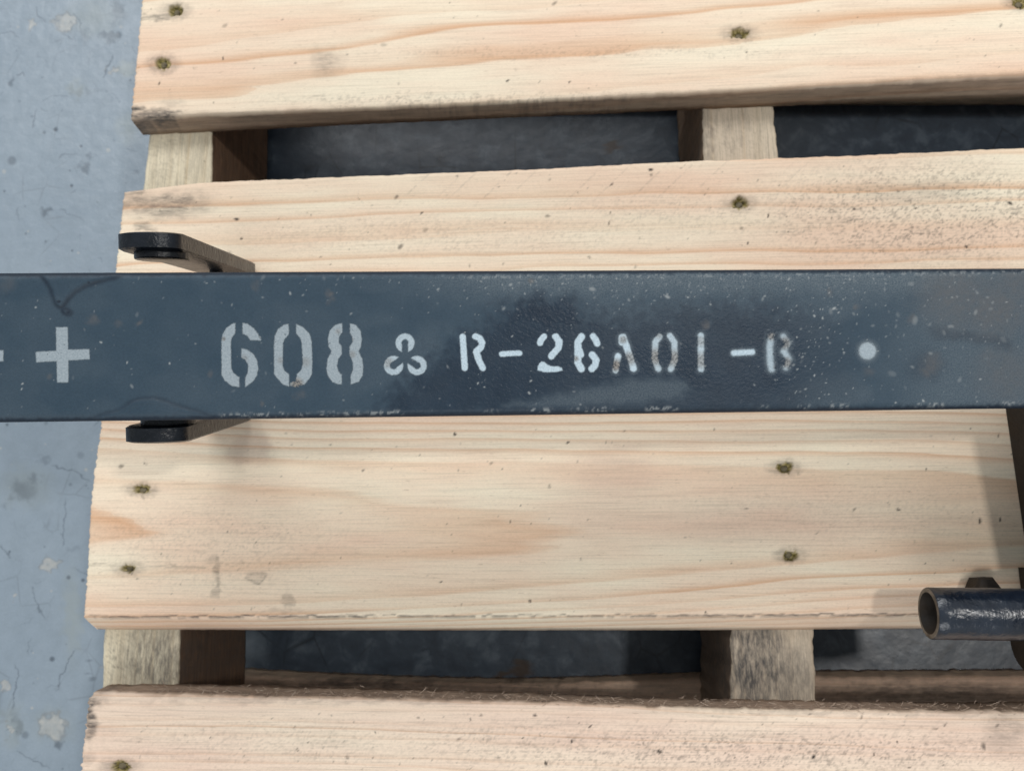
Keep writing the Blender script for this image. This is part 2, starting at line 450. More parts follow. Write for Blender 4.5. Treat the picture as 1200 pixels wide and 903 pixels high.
    for (cx, cy, rx, ry) in ((612, 783, 14, 10), (714, 172, 7, 6), (590, 788, 12, 4)):
        blk = np.maximum(blk, blob(cx, cy, rx, ry, .3))
    me = quads_mesh('floor', P.reshape(-1, 3), grid_faces(len(ys), len(xs)))
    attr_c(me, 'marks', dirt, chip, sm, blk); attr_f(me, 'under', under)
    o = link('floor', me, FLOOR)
    o['kind'] = 'structure'; o['label'] = 'worn blue grey painted concrete floor with chips and scuffs'
    return o
build_floor()

# ------------------------------------------------------------------ timber
def timber(name, low, up, left, right, ztop, thick, mat, parent, phase, marks, low_b=None, up_b=None, swap=False, step=0.0009,
           nails=(), rough=0.0004, wob=0.0, clear=None, seed=1, side_w=(1, 1), end_w=0.8, side_rows=4, srough=1.0, ringmin=0.0):
    """one plank: all outlines are photo measurements of its edges, laid on the plane of its top face.
    low/up/left/right: pixel polylines; *_b: where the bottom arris of that side is."""
    def W(pl, z):
        p = np.array(pl, float); g = ground(p[:, 0], p[:, 1], z)
        a, b = (g[:, 0], g[:, 1]) if not swap else (g[:, 1], -g[:, 0])
        o = np.argsort(a) if pl is not left and pl is not right else np.argsort(b)
        return a[o], b[o]
    la, lb = W(low, ztop); ua, ub = W(up, ztop); le_a, le_b = W(left, ztop); ri_a, ri_b = W(right, ztop)
    amin, amax = le_a.mean(), ri_a.mean()
    width = abs(ub.mean() - lb.mean())
    ext = 0.0 if swap else 0.34
    sf = np.linspace(0, 1, int((amax - amin) / step) + 2)
    if ext: sf = np.concatenate([sf * (amax - amin), (amax - amin) + ext * np.linspace(0, 1, 30)[1:]]) / (amax - amin + ext)
    amax += ext; ri_a = ri_a + ext
    nc = len(sf); nr = max(int(width / step) + 2, 4)
    sr = np.linspace(1, 0, side_rows, endpoint=False)
    t = np.concatenate([np.zeros(len(sr)), np.linspace(0, 1, nr), np.ones(len(sr))])
    kb = np.concatenate([sr, np.zeros(nr), sr[::-1]])
    sgn = np.concatenate([-np.ones(len(sr)), np.zeros(nr), np.ones(len(sr))])
    s = np.concatenate([np.zeros(3), sf, np.ones(3)])
    ka = np.concatenate([[1, .66, .33], np.zeros(nc), [.33, .66, 1]])
    T, Sg = np.meshgrid(t, s, indexing='ij'); KB, KA = np.meshgrid(kb, ka, indexing='ij'); SG, _ = np.meshgrid(sgn, s, indexing='ij')
    bl = lb.mean() + T * (ub.mean() - lb.mean())
    A0 = np.interp(bl, le_b, le_a); A1 = np.interp(bl, ri_b, ri_a)
    endj = (fbm(bl * 900, bl * 0 + seed, seed + 3, 3) - .5) * rough * 5
    A = A0 + endj + Sg * (A1 - A0 - endj)
    yl = np.interp(A, la, lb) + (fbm(A * 160, A * 0 + .3, seed + 5, 4) - .5) * rough * 3
    yu = np.interp(A, ua, ub) + (fbm(A * 160, A * 0 + .7, seed + 6, 4) - .5) * rough * 3
    B = yl + T * (yu - yl)
    K = np.maximum(KA, KB)
    if low_b is not None:
        qa, qb = W(low_b, ztop - thick); B = np.where(SG < 0, B + KB * (np.interp(A, qa, qb) - yl), B)
    if up_b is not None:
        qa, qb = W(up_b, ztop - thick); B = np.where(SG > 0, B + KB * (np.interp(A, qa, qb) - yu), B)
    B = B + SG * (fbm(A * 220, K * 6, seed + 8, 4) - .5) * rough * 2.5 * srough * (K > 0)
    Z = ztop - thick * K
    Z = Z + (K == 0) * ((fbm(A * 12, B * 40, seed + 9, 2) - .5) * wob)
    # worn arrises
    edge = np.minimum(np.minimum(T, 1 - T) * width, np.minimum(Sg, 1 - Sg) * (amax - amin))
    Z = Z - (K == 0) * (1 - ss(0, .0016, edge)) * (.0003 + .0009 * fbm(A * 90, B * 90, seed + 2, 3))
    P = np.stack([A, B, Z] if not swap else [-B, A, Z], -1)
    px, py = proj(np.stack([P[..., 0], P[..., 1], np.full_like(Z, ztop)], -1))
    mr, mg, mb, ma = marks(px, py)
    # nail craters: torn fibres round a driven head
    top = (K == 0)
    for q, (nx, ny, rx, ry, dp) in enumerate(nails):
        wxx = px + 3.5 * (fbm(px / 3.2, py / 3.2, 40 + q + seed) - .5) * 2; wyy = py + 3.0 * (fbm(px / 3.2, py / 3.2, 60 + q + seed) - .5) * 2
        rx, ry = rx * 1.12, ry * 1.15
        d = np.hypot((wxx - nx) / rx, (wyy - ny) / ry)
        P[..., 2] += top * (-dp * (1 - ss(.35, 1.0, d)) + .0007 * ss(.75, 1.05, d) * (1 - ss(1.05, 1.7, d)) * fbm(px / 2, py / 2, 70 + q))
        mg = np.maximum(mg, (1 - ss(.62, 1.05, d)) * top)
        mr = np.maximum(mr, .45 * (1 - ss(.9, 1.9, np.hypot((wxx - nx) / (rx * 1.3), (wyy - ny) / ry))) * top)
    nR, nC = K.shape
    F = grid_faces(nR, nC)
    idx = np.arange(nR * nC).reshape(nR, nC)
    bot = np.stack([idx[0, 1:], idx[0, :-1], idx[-1, :-1], idx[-1, 1:]], -1)
    me = quads_mesh(name, P.reshape(-1, 3), np.concatenate([F, bot]))
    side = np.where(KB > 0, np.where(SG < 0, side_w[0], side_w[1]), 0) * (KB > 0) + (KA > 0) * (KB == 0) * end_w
    attr_v(me, 'gc', np.stack([A + seed * .37, B + seed * 1.3, Z], -1).reshape(-1, 3))
    attr_f(me, 'phase', phase(px, py) + K * thick * 60)
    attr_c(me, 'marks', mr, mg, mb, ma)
    attr_f(me, 'side', side)
    attr_f(me, 'lw', np.full(K.size, ringmin))
    o = link(name, me, mat, parent)
    # nail heads sunk in the craters, parts of this board
    for q, (nx, ny, rx, ry, dp) in enumerate(nails):
        c = ground(np.array([nx]), np.array([ny]), ztop)[0]
        add_nail(o, (c[0], c[1], ztop - dp * .86), .5 * min(rx, ry) * .00054, q)
    return o

_nail_me = {}
def nail_mesh():
    if 'n' in _nail_me: return _nail_me['n']
    V = [(0, 0, .0005)]; F = []
    n = 10
    for (r, z) in ((.0024, .0004), (.0032, 0.0), (.0032, -.0009), (.0014, -.0011), (.0014, -.012)):
        for i in range(n):
            a = 2 * math.pi * i / n; V.append((r * math.cos(a), r * math.sin(a), z))
    for i in range(n): F.append((0, 1 + i, 1 + (i + 1) % n))
    for k in range(4):
        for i in range(n):
            a, b = 1 + k * n + i, 1 + k * n + (i + 1) % n
            F.append((a, a + n, b + n, b))
    me = pymesh('nail', V, F); me.materials.append(NAIL)
    _nail_me['n'] = me
    return me
def add_nail(parent, loc, r, q):
    o = bpy.data.objects.new('nail', nail_mesh()); COL.objects.link(o)
    o.parent = parent; o.location = loc; s = max(r / .0032, .75)
    o.scale = (s, s, 1); o.rotation_euler = (R(random.uniform(-14, 14)), R(random.uniform(-14, 14)), random.uniform(0, 3))

# marks: r dirt and crack shadow, g mossy crater, b purple tint and leg shadow, a black specks
def marker(dirt=(), tint_and_shadow=(), specks=0, box=(0, 1200, 0, 903), lines=(), seed=0, sawlines=None, blacks=(), broad=()):
    rng = np.random.default_rng(100 + seed)
    pts = [(rng.uniform(box[0], box[1]), rng.uniform(box[2], box[3]), rng.exponential(.45) + .55, rng.uniform(.2, .75)) for _ in range(specks)]
    def f(px, py):
        wx = px + 9 * (fbm(px / 14, py / 10, seed + 31) - .5) * 2; wy = py + 7 * (fbm(px / 14, py / 10, seed + 37) - .5) * 2
        r = np.zeros_like(px); g = np.zeros_like(px); b = np.zeros_like(px); a = np.zeros_like(px)
        for (cx, cy, rx, ry, w, soft) in dirt:
            r = np.maximum(r, w * (1 - ss(1 - soft, 1 + soft, np.hypot((wx - cx) / rx, (wy - cy) / ry))))
        for (cx, cy, rx, ry, w, soft) in broad:
            n = fbm(px / 2.6, py / 1.7, seed + 77, 4)
            r = np.maximum(r, w * (1 - ss(1 - soft, 1 + soft, np.hypot((wx - cx) / rx, (wy - cy) / ry))) * ss(.44, .76, n) * .8)
        for (cx, cy, rx, ry, w, soft) in tint_and_shadow:
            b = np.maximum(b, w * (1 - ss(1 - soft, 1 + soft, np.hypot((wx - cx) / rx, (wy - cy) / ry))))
        for (ln, w, wd) in lines:
            xs_ = [p[0] for p in ln]; ys_ = [p[1] for p in ln]
            m = (px > min(xs_) - 12) & (px < max(xs_) + 12) & (py > min(ys_) - 12) & (py < max(ys_) + 12)
            if m.any():
                d, t = seg_dist(px[m] + (wx[m] - px[m]) * .3, py[m] + (wy[m] - py[m]) * .3, ln)
                r[m] = np.maximum(r[m], w * (1 - ss(wd * .5, wd * 1.2, d)))
        if sawlines:
            slope, sp, w, (x0, x1, y0, y1) = sawlines
            u = (px + slope * (py - y0)) / sp
            k = np.floor(u); fr = u - k
            act = _h(k, k * 0 + 3, seed + 5)
            off = .2 + .6 * _h(k, k * 0 + 9, seed + 5)
            wd = .055
            ln = (1 - ss(wd * .4, wd, np.abs(fr - off))) * (act > .35) * act
            fade = ss(x0, x0 + 60, px) * (1 - ss(x1 - 60, x1, px)) * ss(y0 - 2, y0 + 8, py) * (1 - ss(y1 - 22, y1, py - 14 * act))
            r = np.maximum(r, w * ln * fade * ss(.35, .6, fbm(px / 3, py / 3, seed + 2)))
        for (cx, cy, rr, w) in pts + [(x, y, q * .85, 1.0) for (x, y, q) in blacks]:
            m = (np.abs(px - cx) < rr * 2.5) & (np.abs(py - cy) < rr * 2.5)
            if m.any():
                an = (cx * 7.1 + cy * 3.3) % 3.1; ux, uy = px[m] - cx + (wx[m] - px[m]) * .25, py[m] - cy + (wy[m] - py[m]) * .25
                d = np.hypot((ux * math.cos(an) + uy * math.sin(an)) * .8, (uy * math.cos(an) - ux * math.sin(an)) * 1.5)
                a[m] = np.maximum(a[m], w * (1 - ss(rr * .5, rr * 1.25, d)))
        return r, g, b, a
    return f

def irr(p):
    return p + .28 * np.sin(p * 2.1 + .4) + .22 * np.sin(p * .77 + 1)

pallet = empty('wooden_pallet', (0, 0, 0))
pallet['label'] = 'new pale pine pallet with gapped deck boards lying on the blue grey floor'
pallet['category'] = 'pallet'

# deck board at the top of the photo
timber('deck_board', low=[(100, 140), (153, 139), (213, 134), (400, 127), (600, 118), (800, 108), (1000, 97), (1100, 91), (1200, 85), (1240, 83)],
       up=[(100, -52), (600, -62), (1240, -80)], left=[(170, -60), (166, 0), (160, 70), (153, 140)], right=[(1232, -80), (1232, 90)],
       low_b=[(100, 160), (175, 158), (213, 156), (400, 147), (600, 138), (800, 129), (1000, 121), (1200, 114), (1240, 112)],
       ztop=ZT, thick=TH, mat=PINE, parent=pallet, seed=1, wob=.0006,
       phase=lambda x, y: irr((y + .055 * x + 11 * np.sin(x / 260 - 1.1) + .00003 * x * x) / 33 + .6 * fbm(x / 240, y / 40, 5)),
       marks=marker(dirt=[(178, 133, 32, 6, 1.0, .3), (160, 137, 12, 8, .9, .4), (181, 20, 14, 3.5, .75, .4), (383, 72, 16, 12, .42, .8), (372, 66, 8, 10, .25, .7), (200, 119, 12, 6, .3, .8)],
                    specks=90, box=(160, 1200, 0, 130), seed=1, blacks=[(187, 98, 2.0), (262, 69, 2.0), (595, 94, 2.2), (875, 61, 1.6), (667, 97, 1.8)],
                    broad=[(600, 118, 260, 9, .6, .5), (690, 62, 260, 6, .35, .6)],
                    lines=[([(165, 23), (198, 17)], .6, 3)]),
       nails=[(205, 12.5, 9.5, 6.5, .0035), (190.5, 75, 9.5, 7.5, .0022), (867, 39, 11, 6.5, .0042), (1196, 3, 10, 7, .003)], side_w=(.85, .8))

# second board, half under the beam
timber('deck_board', low=[(60, 430), (1240, 416)],
       up=[(100, 229), (145, 225), (200, 217.5), (250, 213), (400, 207), (600, 199), (800, 189), (1000, 182), (1200, 173), (1240, 171)],
       left=[(145, 225), (141, 262), (137, 300), (128, 430)], right=[(1232, 170), (1232, 416)],
       ztop=ZT, thick=TH, mat=PINE, parent=pallet, seed=2, wob=.0006,
       phase=lambda x, y: irr((y + .034 * x + 5 * np.sin(x / 300 + .4)) / 23 + .5 * fbm(x / 220, y / 40, 15)),
       marks=marker(dirt=[(196, 240, 46, 14, .72, .7), (168, 240, 34, 12, .62, .7), (150, 228, 16, 5, .7, .5), (166, 266, 12, 5, .7, .4), (1070, 225, 60, 10, .3, .9)],
                    specks=170, box=(180, 1200, 185, 315), seed=2, blacks=[(277, 257, 3), (1184, 239, 3.6), (1000, 245, 2.4), (900, 253, 2.4), (282, 280, 2), (1073, 244, 2), (762, 198, 2.5), (1132, 289, 2.5), (876, 285, 2), (716, 216, 1.8), (495, 249, 2), (925, 271, 1.6)],
                    broad=[(1080, 250, 170, 55, .85, .6), (860, 250, 200, 26, .35, .7), (520, 275, 260, 22, .3, .6)],
                    sawlines=(1.05, 34, .34, (380, 1200, 176, 236))),
       nails=[(867, 238, 10.5, 6.5, .004)], side_w=(.7, .7), end_w=.8)

# wide board below the beam
def wide_phase(x, y):
    yc = 615 + 6 * np.sin(x / 210) - 10 * ss(700, 1200, x)
    f = (y - yc) ** 2 / 6.65 + (x - 612) + 110 * (fbm(x / 130, y / 30, 23) - .5)
    return np.interp(f, [-1900, -1100, -450, 0, 780, 1180, 1520, 1860, 2200, 2600, 3100, 9000], [-3.05, -2.05, -1.05, -.05, .95, 1.95, 2.95, 3.95, 4.95, 5.95, 6.95, 17.95]) + 5
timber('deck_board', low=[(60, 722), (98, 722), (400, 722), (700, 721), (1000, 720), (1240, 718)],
       up=[(60, 452), (1240, 436)], left=[(119, 440), (118, 500), (112, 540), (107, 575), (103, 650), (98, 722)], right=[(1232, 430), (1232, 722)],
       low_b=[(60, 737), (122, 737), (400, 738), (800, 738), (1240, 735)],
       ztop=ZT, thick=TH, mat=PINE, parent=pallet, seed=3, wob=.0005, phase=wide_phase,
       marks=marker(dirt=[(255, 663, 5, 9, .62, .4), (254, 685, 4, 13, .5, .4), (248, 655, 7, 4, .3, .5), (302, 676, 10, 4, .38, .6), (337, 704, 5, 12, .38, .5), (330, 716, 24, 3, .3, .6), (207, 661, 3, 4, .4, .5)],
                    tint_and_shadow=[(293, 524, 26, 20, .45, .35), (722, 558, 44, 34, .30, .7), (880, 610, 150, 24, .30, .8), (720, 600, 60, 30, .25, .8)],  # first patch paints the leg's shadow; the rest tint the wood purple grey
                    specks=190, box=(125, 1195, 500, 718), seed=3, blacks=[(533, 508, 2.3), (666, 519, 2.3), (1053, 596, 2.5), (1085, 549, 1.7), (516, 682, 2), (620, 704, 2.2), (1148, 610, 3.4), (1172, 608, 2.6), (827, 717, 2)],
                    broad=[(250, 640, 150, 50, .3, .7), (1000, 600, 200, 40, .2, .8)],
                    lines=[([(104, 660), (150, 663), (240, 664)], .42, 1.3), ([(104, 721.5), (250, 722), (430, 721.5)], .9, 1.2), ([(430, 721.5), (640, 721), (820, 720.5)], .8, 1.0), ([(820, 720.5), (930, 720), (1010, 719.5), (1080, 719)], .9, 1.2), ([(288, 677), (300, 671), (312, 674), (303, 683), (290, 678)], .6, 1.6)]),  # lines along the lower arris paint in the shadow of its crack
       nails=[(166, 573, 10.5, 5.5, .0026), (150, 666, 9, 5.5, .003), (920, 548, 10, 6.5, .0035), (926, 650.5, 10, 6, .003)], side_w=(0.0, .8), end_w=.35, srough=.3, ringmin=.52)

# rough board at the bottom of the photo
b4 = timber('deck_board', low=[(60, 1010), (1240, 1010)],
       up=[(60, 815), (112, 811), (180, 813), (300, 817), (400, 818.5), (600, 823), (800, 830), (1000, 833), (1200, 835), (1240, 836)],
       up_b=[(60, 800), (113, 802), (180, 801), (300, 802), (400, 805), (600, 810), (800, 818), (1000, 821), (1200, 822), (1240, 822)],
       left=[(113, 806), (103, 828), (98, 870), (94, 903), (90, 1010)], right=[(1232, 830), (1232, 1010)],
       ztop=ZT, thick=TH, mat=PINE_ROUGH, parent=pallet, seed=4, wob=.0012, rough=.0007,
       phase=lambda x, y: irr((y - .022 * x + 4 * np.sin(x / 240)) / 13 + .6 * fbm(x / 200, y / 30, 45)),
       marks=marker(dirt=[(104, 840, 9, 26, .95, .5), (112, 818, 16, 7, .45, .7), (104, 885, 7, 6, .5, .6), (1180, 858, 24, 22, .45, .7), (520, 820, 420, 3.0, .25, .6), (1000, 834, 220, 3.0, .25, .6)],
                    specks=230, box=(150, 1195, 835, 903), seed=6, blacks=[(627, 837, 2.4), (670, 868, 2.4), (692, 851, 2.2), (773, 880, 4), (640, 893, 3), (953, 886, 3), (1052, 869, 2.2), (614, 863, 2), (1024, 884, 2)],
                    broad=[(880, 880, 330, 26, .8, .6), (620, 870, 160, 26, .5, .8), (330, 870, 200, 25, .35, .8)],
                    sawlines=(.9, 52, .4, (560, 1130, 838, 903))),
       nails=[(141, 898, 12, 7, .003)], side_w=(.8, 1.0), end_w=.6)

# the rest of the pallet beyond the frame
for q, (ylo, yup) in enumerate(((-118, -330), (1255, 1062), (1490, 1300))):
    timber('deck_board', low=[(0, ylo), (1240, ylo - (45 if q == 0 else 0))], up=[(0, yup), (1240, yup - (45 if q == 0 else 0))], left=[(110 if q else 180, yup), (105 if q else 178, ylo)], right=[(1232, yup - 40), (1232, ylo)],
           ztop=ZT, thick=TH, mat=PINE, parent=pallet, seed=20 + q, step=.01, phase=lambda x, y: irr(y / 20), marks=marker())

# torn fibres standing off the upper arris of the rough board
def fuzz(parent):
    V = []; F = []
    ua = [(112, 808), (300, 813), (400, 814), (600, 819), (800, 826), (1000, 829), (1200, 831)]
    xs = np.array([p[0] for p in ua]); ys = np.array([p[1] for p in ua])
    rg = np.random.default_rng(8)
    for _ in range(620):
        x = rg.uniform(175, 1200); y = np.interp(x, xs, ys) + rg.normal(0, 3.2) - 1
        p = ground(np.array([x]), np.array([y]), ZT - rg.uniform(.0, .006))[0]
        L = rg.uniform(.0012, .005) * (1 if rg.random() < .85 else 1.7)
        an = rg.normal(.1, .45) + (math.pi if rg.random() < .5 else 0)
        up = rg.uniform(.0, .5)
        d = np.array([math.cos(an) * math.cos(up), math.sin(an) * math.cos(up) + .25, math.sin(up)]); d /= np.linalg.norm(d)
        s = np.array([-d[1], d[0], 0]); s /= np.linalg.norm(s) + 1e-9
        w = rg.uniform(.00008, .0002)
        mid = p + d * L * .55 + np.array([0, 0, rg.uniform(0, .0008)])
        tip = p + d * L + np.array([0, rg.normal(0, .0006), rg.uniform(-.0006, .001)])
        b = len(V)
        up3 = np.cross(s, d)
        V += [p - s * w, p + s * w, p + up3 * w, mid - s * w * .8, mid + s * w * .8, mid + up3 * w * .8, tip]
        F += [(b, b + 1, b + 4, b + 3), (b + 1, b + 2, b + 5, b + 4), (b + 2, b, b + 3, b + 5), (b + 3, b + 4, b + 6), (b + 4, b + 5, b + 6), (b + 5, b + 3, b + 6)]
    me = pymesh('splinter_fuzz', V, F)
    n = len(V)
    attr_v(me, 'gc', np.array(V)); attr_f(me, 'phase', np.zeros(n) + .3)
    sd = np.repeat(.55 + .45 * rg.random(n // 7), 7)
    attr_f(me, 'side', sd); attr_c(me, 'marks', np.zeros(n))
    o = link('splinter_fuzz', me, PINE_ROUGH, parent); o['kind'] = 'stuff'
fuzz(b4)

# stringers under the deck (their top faces carry the boards)
Z2 = ZT - TH
timber('stringer', low=[(262, -330), (248, 157), (247, 213), (210, 740), (208, 805), (170, 1480)],
       up=[(191, -330), (175, 160), (168, 218), (122, 738), (120, 803), (71, 1480)], left=[(170, 1480), (71, 1480)], right=[(191, -325), (262, -325)],
       ztop=Z2 - .0004, thick=Z2 - .0184, mat=PINE_OLD, parent=pallet, swap=True, seed=5, step=.0012,
       phase=lambda x, y: irr((x + .07 * y) / 15),
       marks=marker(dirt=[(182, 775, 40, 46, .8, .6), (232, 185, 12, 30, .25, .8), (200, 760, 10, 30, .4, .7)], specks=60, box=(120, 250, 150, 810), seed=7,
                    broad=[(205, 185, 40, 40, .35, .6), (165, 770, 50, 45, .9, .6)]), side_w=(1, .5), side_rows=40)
timber('stringer', low=[(885, -330), (906, 128), (912, 187), (953, 738), (957, 822), (1002, 1480)],
       up=[(802, -330), (823, 130), (825, 187), (857, 738), (857, 822), (880, 1480)], left=[(1002, 1480), (880, 1480)], right=[(802, -325), (885, -325)],
       ztop=Z2 - .0004, thick=Z2 - .0184, mat=PINE_MOULD, parent=pallet, swap=True, seed=6, step=.0012,
       phase=lambda x, y: irr((x - .06 * y) / 17),
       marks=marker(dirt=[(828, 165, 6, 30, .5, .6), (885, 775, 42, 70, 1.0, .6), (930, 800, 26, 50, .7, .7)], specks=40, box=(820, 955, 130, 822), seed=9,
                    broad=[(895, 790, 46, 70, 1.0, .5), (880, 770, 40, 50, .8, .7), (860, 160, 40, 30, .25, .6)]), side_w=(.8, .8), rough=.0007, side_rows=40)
timber('stringer', low=[(1640, -330), (1700, 1480)], up=[(1545, -330), (1590, 1480)], left=[(1700, 1480), (1590, 1480)], right=[(1545, -330), (1640, -330)],
       ztop=Z2 - .0004, thick=Z2 - .0184, mat=PINE_OLD, parent=pallet, swap=True, seed=7, step=.01, phase=lambda x, y: irr(x / 15), marks=marker())
for q, (ylo, yup, xl) in enumerate(((110, -90, 236), (540, 350, 216))):
    timber('bottom_board', low=[(150, ylo), (1240, ylo)], up=[(150, yup), (1240, yup)], left=[(xl, yup), (xl, ylo)], right=[(1232, yup), (1232, ylo)], ztop=.018, thick=.0176, mat=PINE_BROWN,
           parent=pallet, seed=30 + q, step=.01, phase=lambda x, y: irr(y / 12), marks=marker())
timber('bottom_board', low=[(150, 960), (1240, 960)], up=[(150, 798), (290, 793), (420, 798), (560, 801), (650, 801), (800, 796), (1000, 794), (1240, 793)],
       up_b=[(150, 786), (290, 782), (420, 789), (560, 793), (650, 793), (800, 787), (1000, 784), (1240, 783)],
       left=[(205, 790), (205, 960)], right=[(1232, 790), (1232, 960)], ztop=.018, thick=.0176, mat=PINE_BROWN, parent=pallet, seed=8, step=.0016,
       phase=lambda x, y: irr(y / 9), marks=marker(dirt=[(420, 803, 130, 4, .8, .5), (560, 830, 60, 8, .6, .8), (1100, 812, 130, 12, .7, .8), (608, 792, 14, 5, .8, .5)], specks=120, box=(290, 1200, 795, 830), seed=12,
       broad=[(1080, 812, 140, 16, .9, .6), (500, 812, 260, 14, .6, .7)]), side_w=(.5, .55), rough=.0008, wob=.001)

# ------------------------------------------------------------------ steel beam
_u = np.array([18700.0, 221.0, -1000.0]); _u /= np.linalg.norm(_u)
_w = np.array([-54.0, 44.0, -1000.0]); _w /= np.linalg.norm(_w)
_n = -_w
_n = _n - _n.dot(_u) * _u; _n /= np.linalg.norm(_n)
_v = np.cross(_n, _u)
U, Vv, Nn = C2W @ _u, C2W @ _v, C2W @ _n
D0 = 0.398
ORG = CAM + ray(np.array([600.0]), np.array([402.0]))[0] / FPX * D0
def on_plane(px, py, off=0.0):
    """beam coordinates (u, v) of the photo pixel on the plane off metres above the beam's top face"""
    r = ray(np.asarray(px, float), np.asarray(py, float))
    t = ((ORG + Nn * off - CAM) @ Nn) / (r @ Nn)
    P = CAM + r * t[..., None] - ORG
    return P @ U, P @ Vv
def world_of(u, v, n):
    u, v, n = np.broadcast_arrays(u, v, n)
    return ORG + u[..., None] * U + v[..., None] * Vv + n[..., None] * Nn
_, vt = on_plane(np.array([0.0, 600, 1200]), np.array([318.0, 318.5, 313.0]))
_, vb = on_plane(np.array([0.0, 600, 1200]), np.array([496.5, 487.0, 478.5]))
VT, VB = float(vt.mean()), float(vb.mean())
u_all, _ = on_plane(np.array([-60.0, -8, 1208, 1327]), np.full(4, 402.0))
RC = 0.0040
DEPTH = 0.046

beam = empty('steel_beam', tuple(ORG - Nn * .02))
beam['label'] = 'long slate painted steel bar with white stencilled numbers lying across the pallet'
beam['category'] = 'steel bar'
BINV = Matrix.Translation(beam.location).inverted()
def beam_part(name, V, F, mat, parent=None, smooth=True):
    """V in world metres"""
    me = quads_mesh(name, V - np.array(beam.location), F) if isinstance(F, np.ndarray) else pymesh(name, V - np.array(beam.location), F)
    return link(name, me, mat, parent or beam, smooth)

# runs of thick paint and the oily patch, outlines measured on the beam
RUN_TOP = smooth_poly([(38, 316), (52, 327), (60, 343), (63, 356), (72, 363), (79, 357), (83, 348), (97, 338), (120, 330), (150, 322), (160, 314)])
RUN_DOT = smooth_poly([(72, 362), (80, 361), (85, 366), (81, 370), (74, 368)])
RUN_LOW = smooth_poly([(92, 497), (118, 485), (140, 480), (155, 468), (170, 465), (188, 466), (205, 473), (222, 478), (246, 484), (262, 499)])
OIL = smooth_poly([(425, 505), (450, 462), (480, 432), (520, 402), (560, 376), (596, 352), (630, 346), (652, 350), (668, 347), (680, 356), (715, 366), (760, 360), (810, 352), (900, 350), (960, 356), (1000, 380), (1012, 420), (1010, 505)], 2)
OILCORE = smooth_poly([(590, 372), (606, 352), (630, 345), (645, 350), (662, 346), (675, 352), (678, 366), (710, 374), (735, 388), (700, 394), (650, 392), (610, 388)], 2)
DUSTY = smooth_poly([(575, 476), (620, 468), (680, 458), (720, 445), (770, 440), (815, 450), (800, 468), (740, 474), (650, 476)], 2)
STREAK = [(1080, 387), (1110, 391), (1145, 396), (1180, 402)]

rgb = np.random.default_rng(21)
SPECK = []
for _ in range(230): SPECK.append((rgb.uniform(-10, 1205), rgb.uniform(324, 488), rgb.exponential(.35) + .7, rgb.uniform(.08, .5)))
for _ in range(240): SPECK.append((rgb.normal(760, 210), 322 + abs(rgb.normal(0, 24)), rgb.exponential(.4) + .7, rgb.uniform(.15, .75)))
for _ in range(90): SPECK.append((rgb.normal(955, 30), rgb.normal(405, 30), rgb.exponential(.3) + .62, rgb.uniform(.3, .95)))
for _ in range(110): SPECK.append((rgb.normal(1100, 80), rgb.normal(380, 50), rgb.exponential(.8) + .7, rgb.uniform(.08, .4)))
for q in ((74, 440, 2), (26, 449, 2.4), (25, 455, 2.2), (118, 401, 2.6), (149, 425, 2.4), (199, 425, 2.2), (954, 370, 2.6), (964, 372, 2.4), (983, 366, 2), (560, 449, 2.2), (600, 394, 2), (545, 390, 1.8), (622, 446, 2.4), (636, 428, 2.2), (620, 460, 2.6), (568, 453, 2), (305, 395, 2), (42, 360, 2), (1082, 469, 3), (1149, 444, 2.2), (1050, 472, 2.4), (955, 440, 2.2)):
    SPECK.append((q[0], q[1], q[2] * .62, .95))

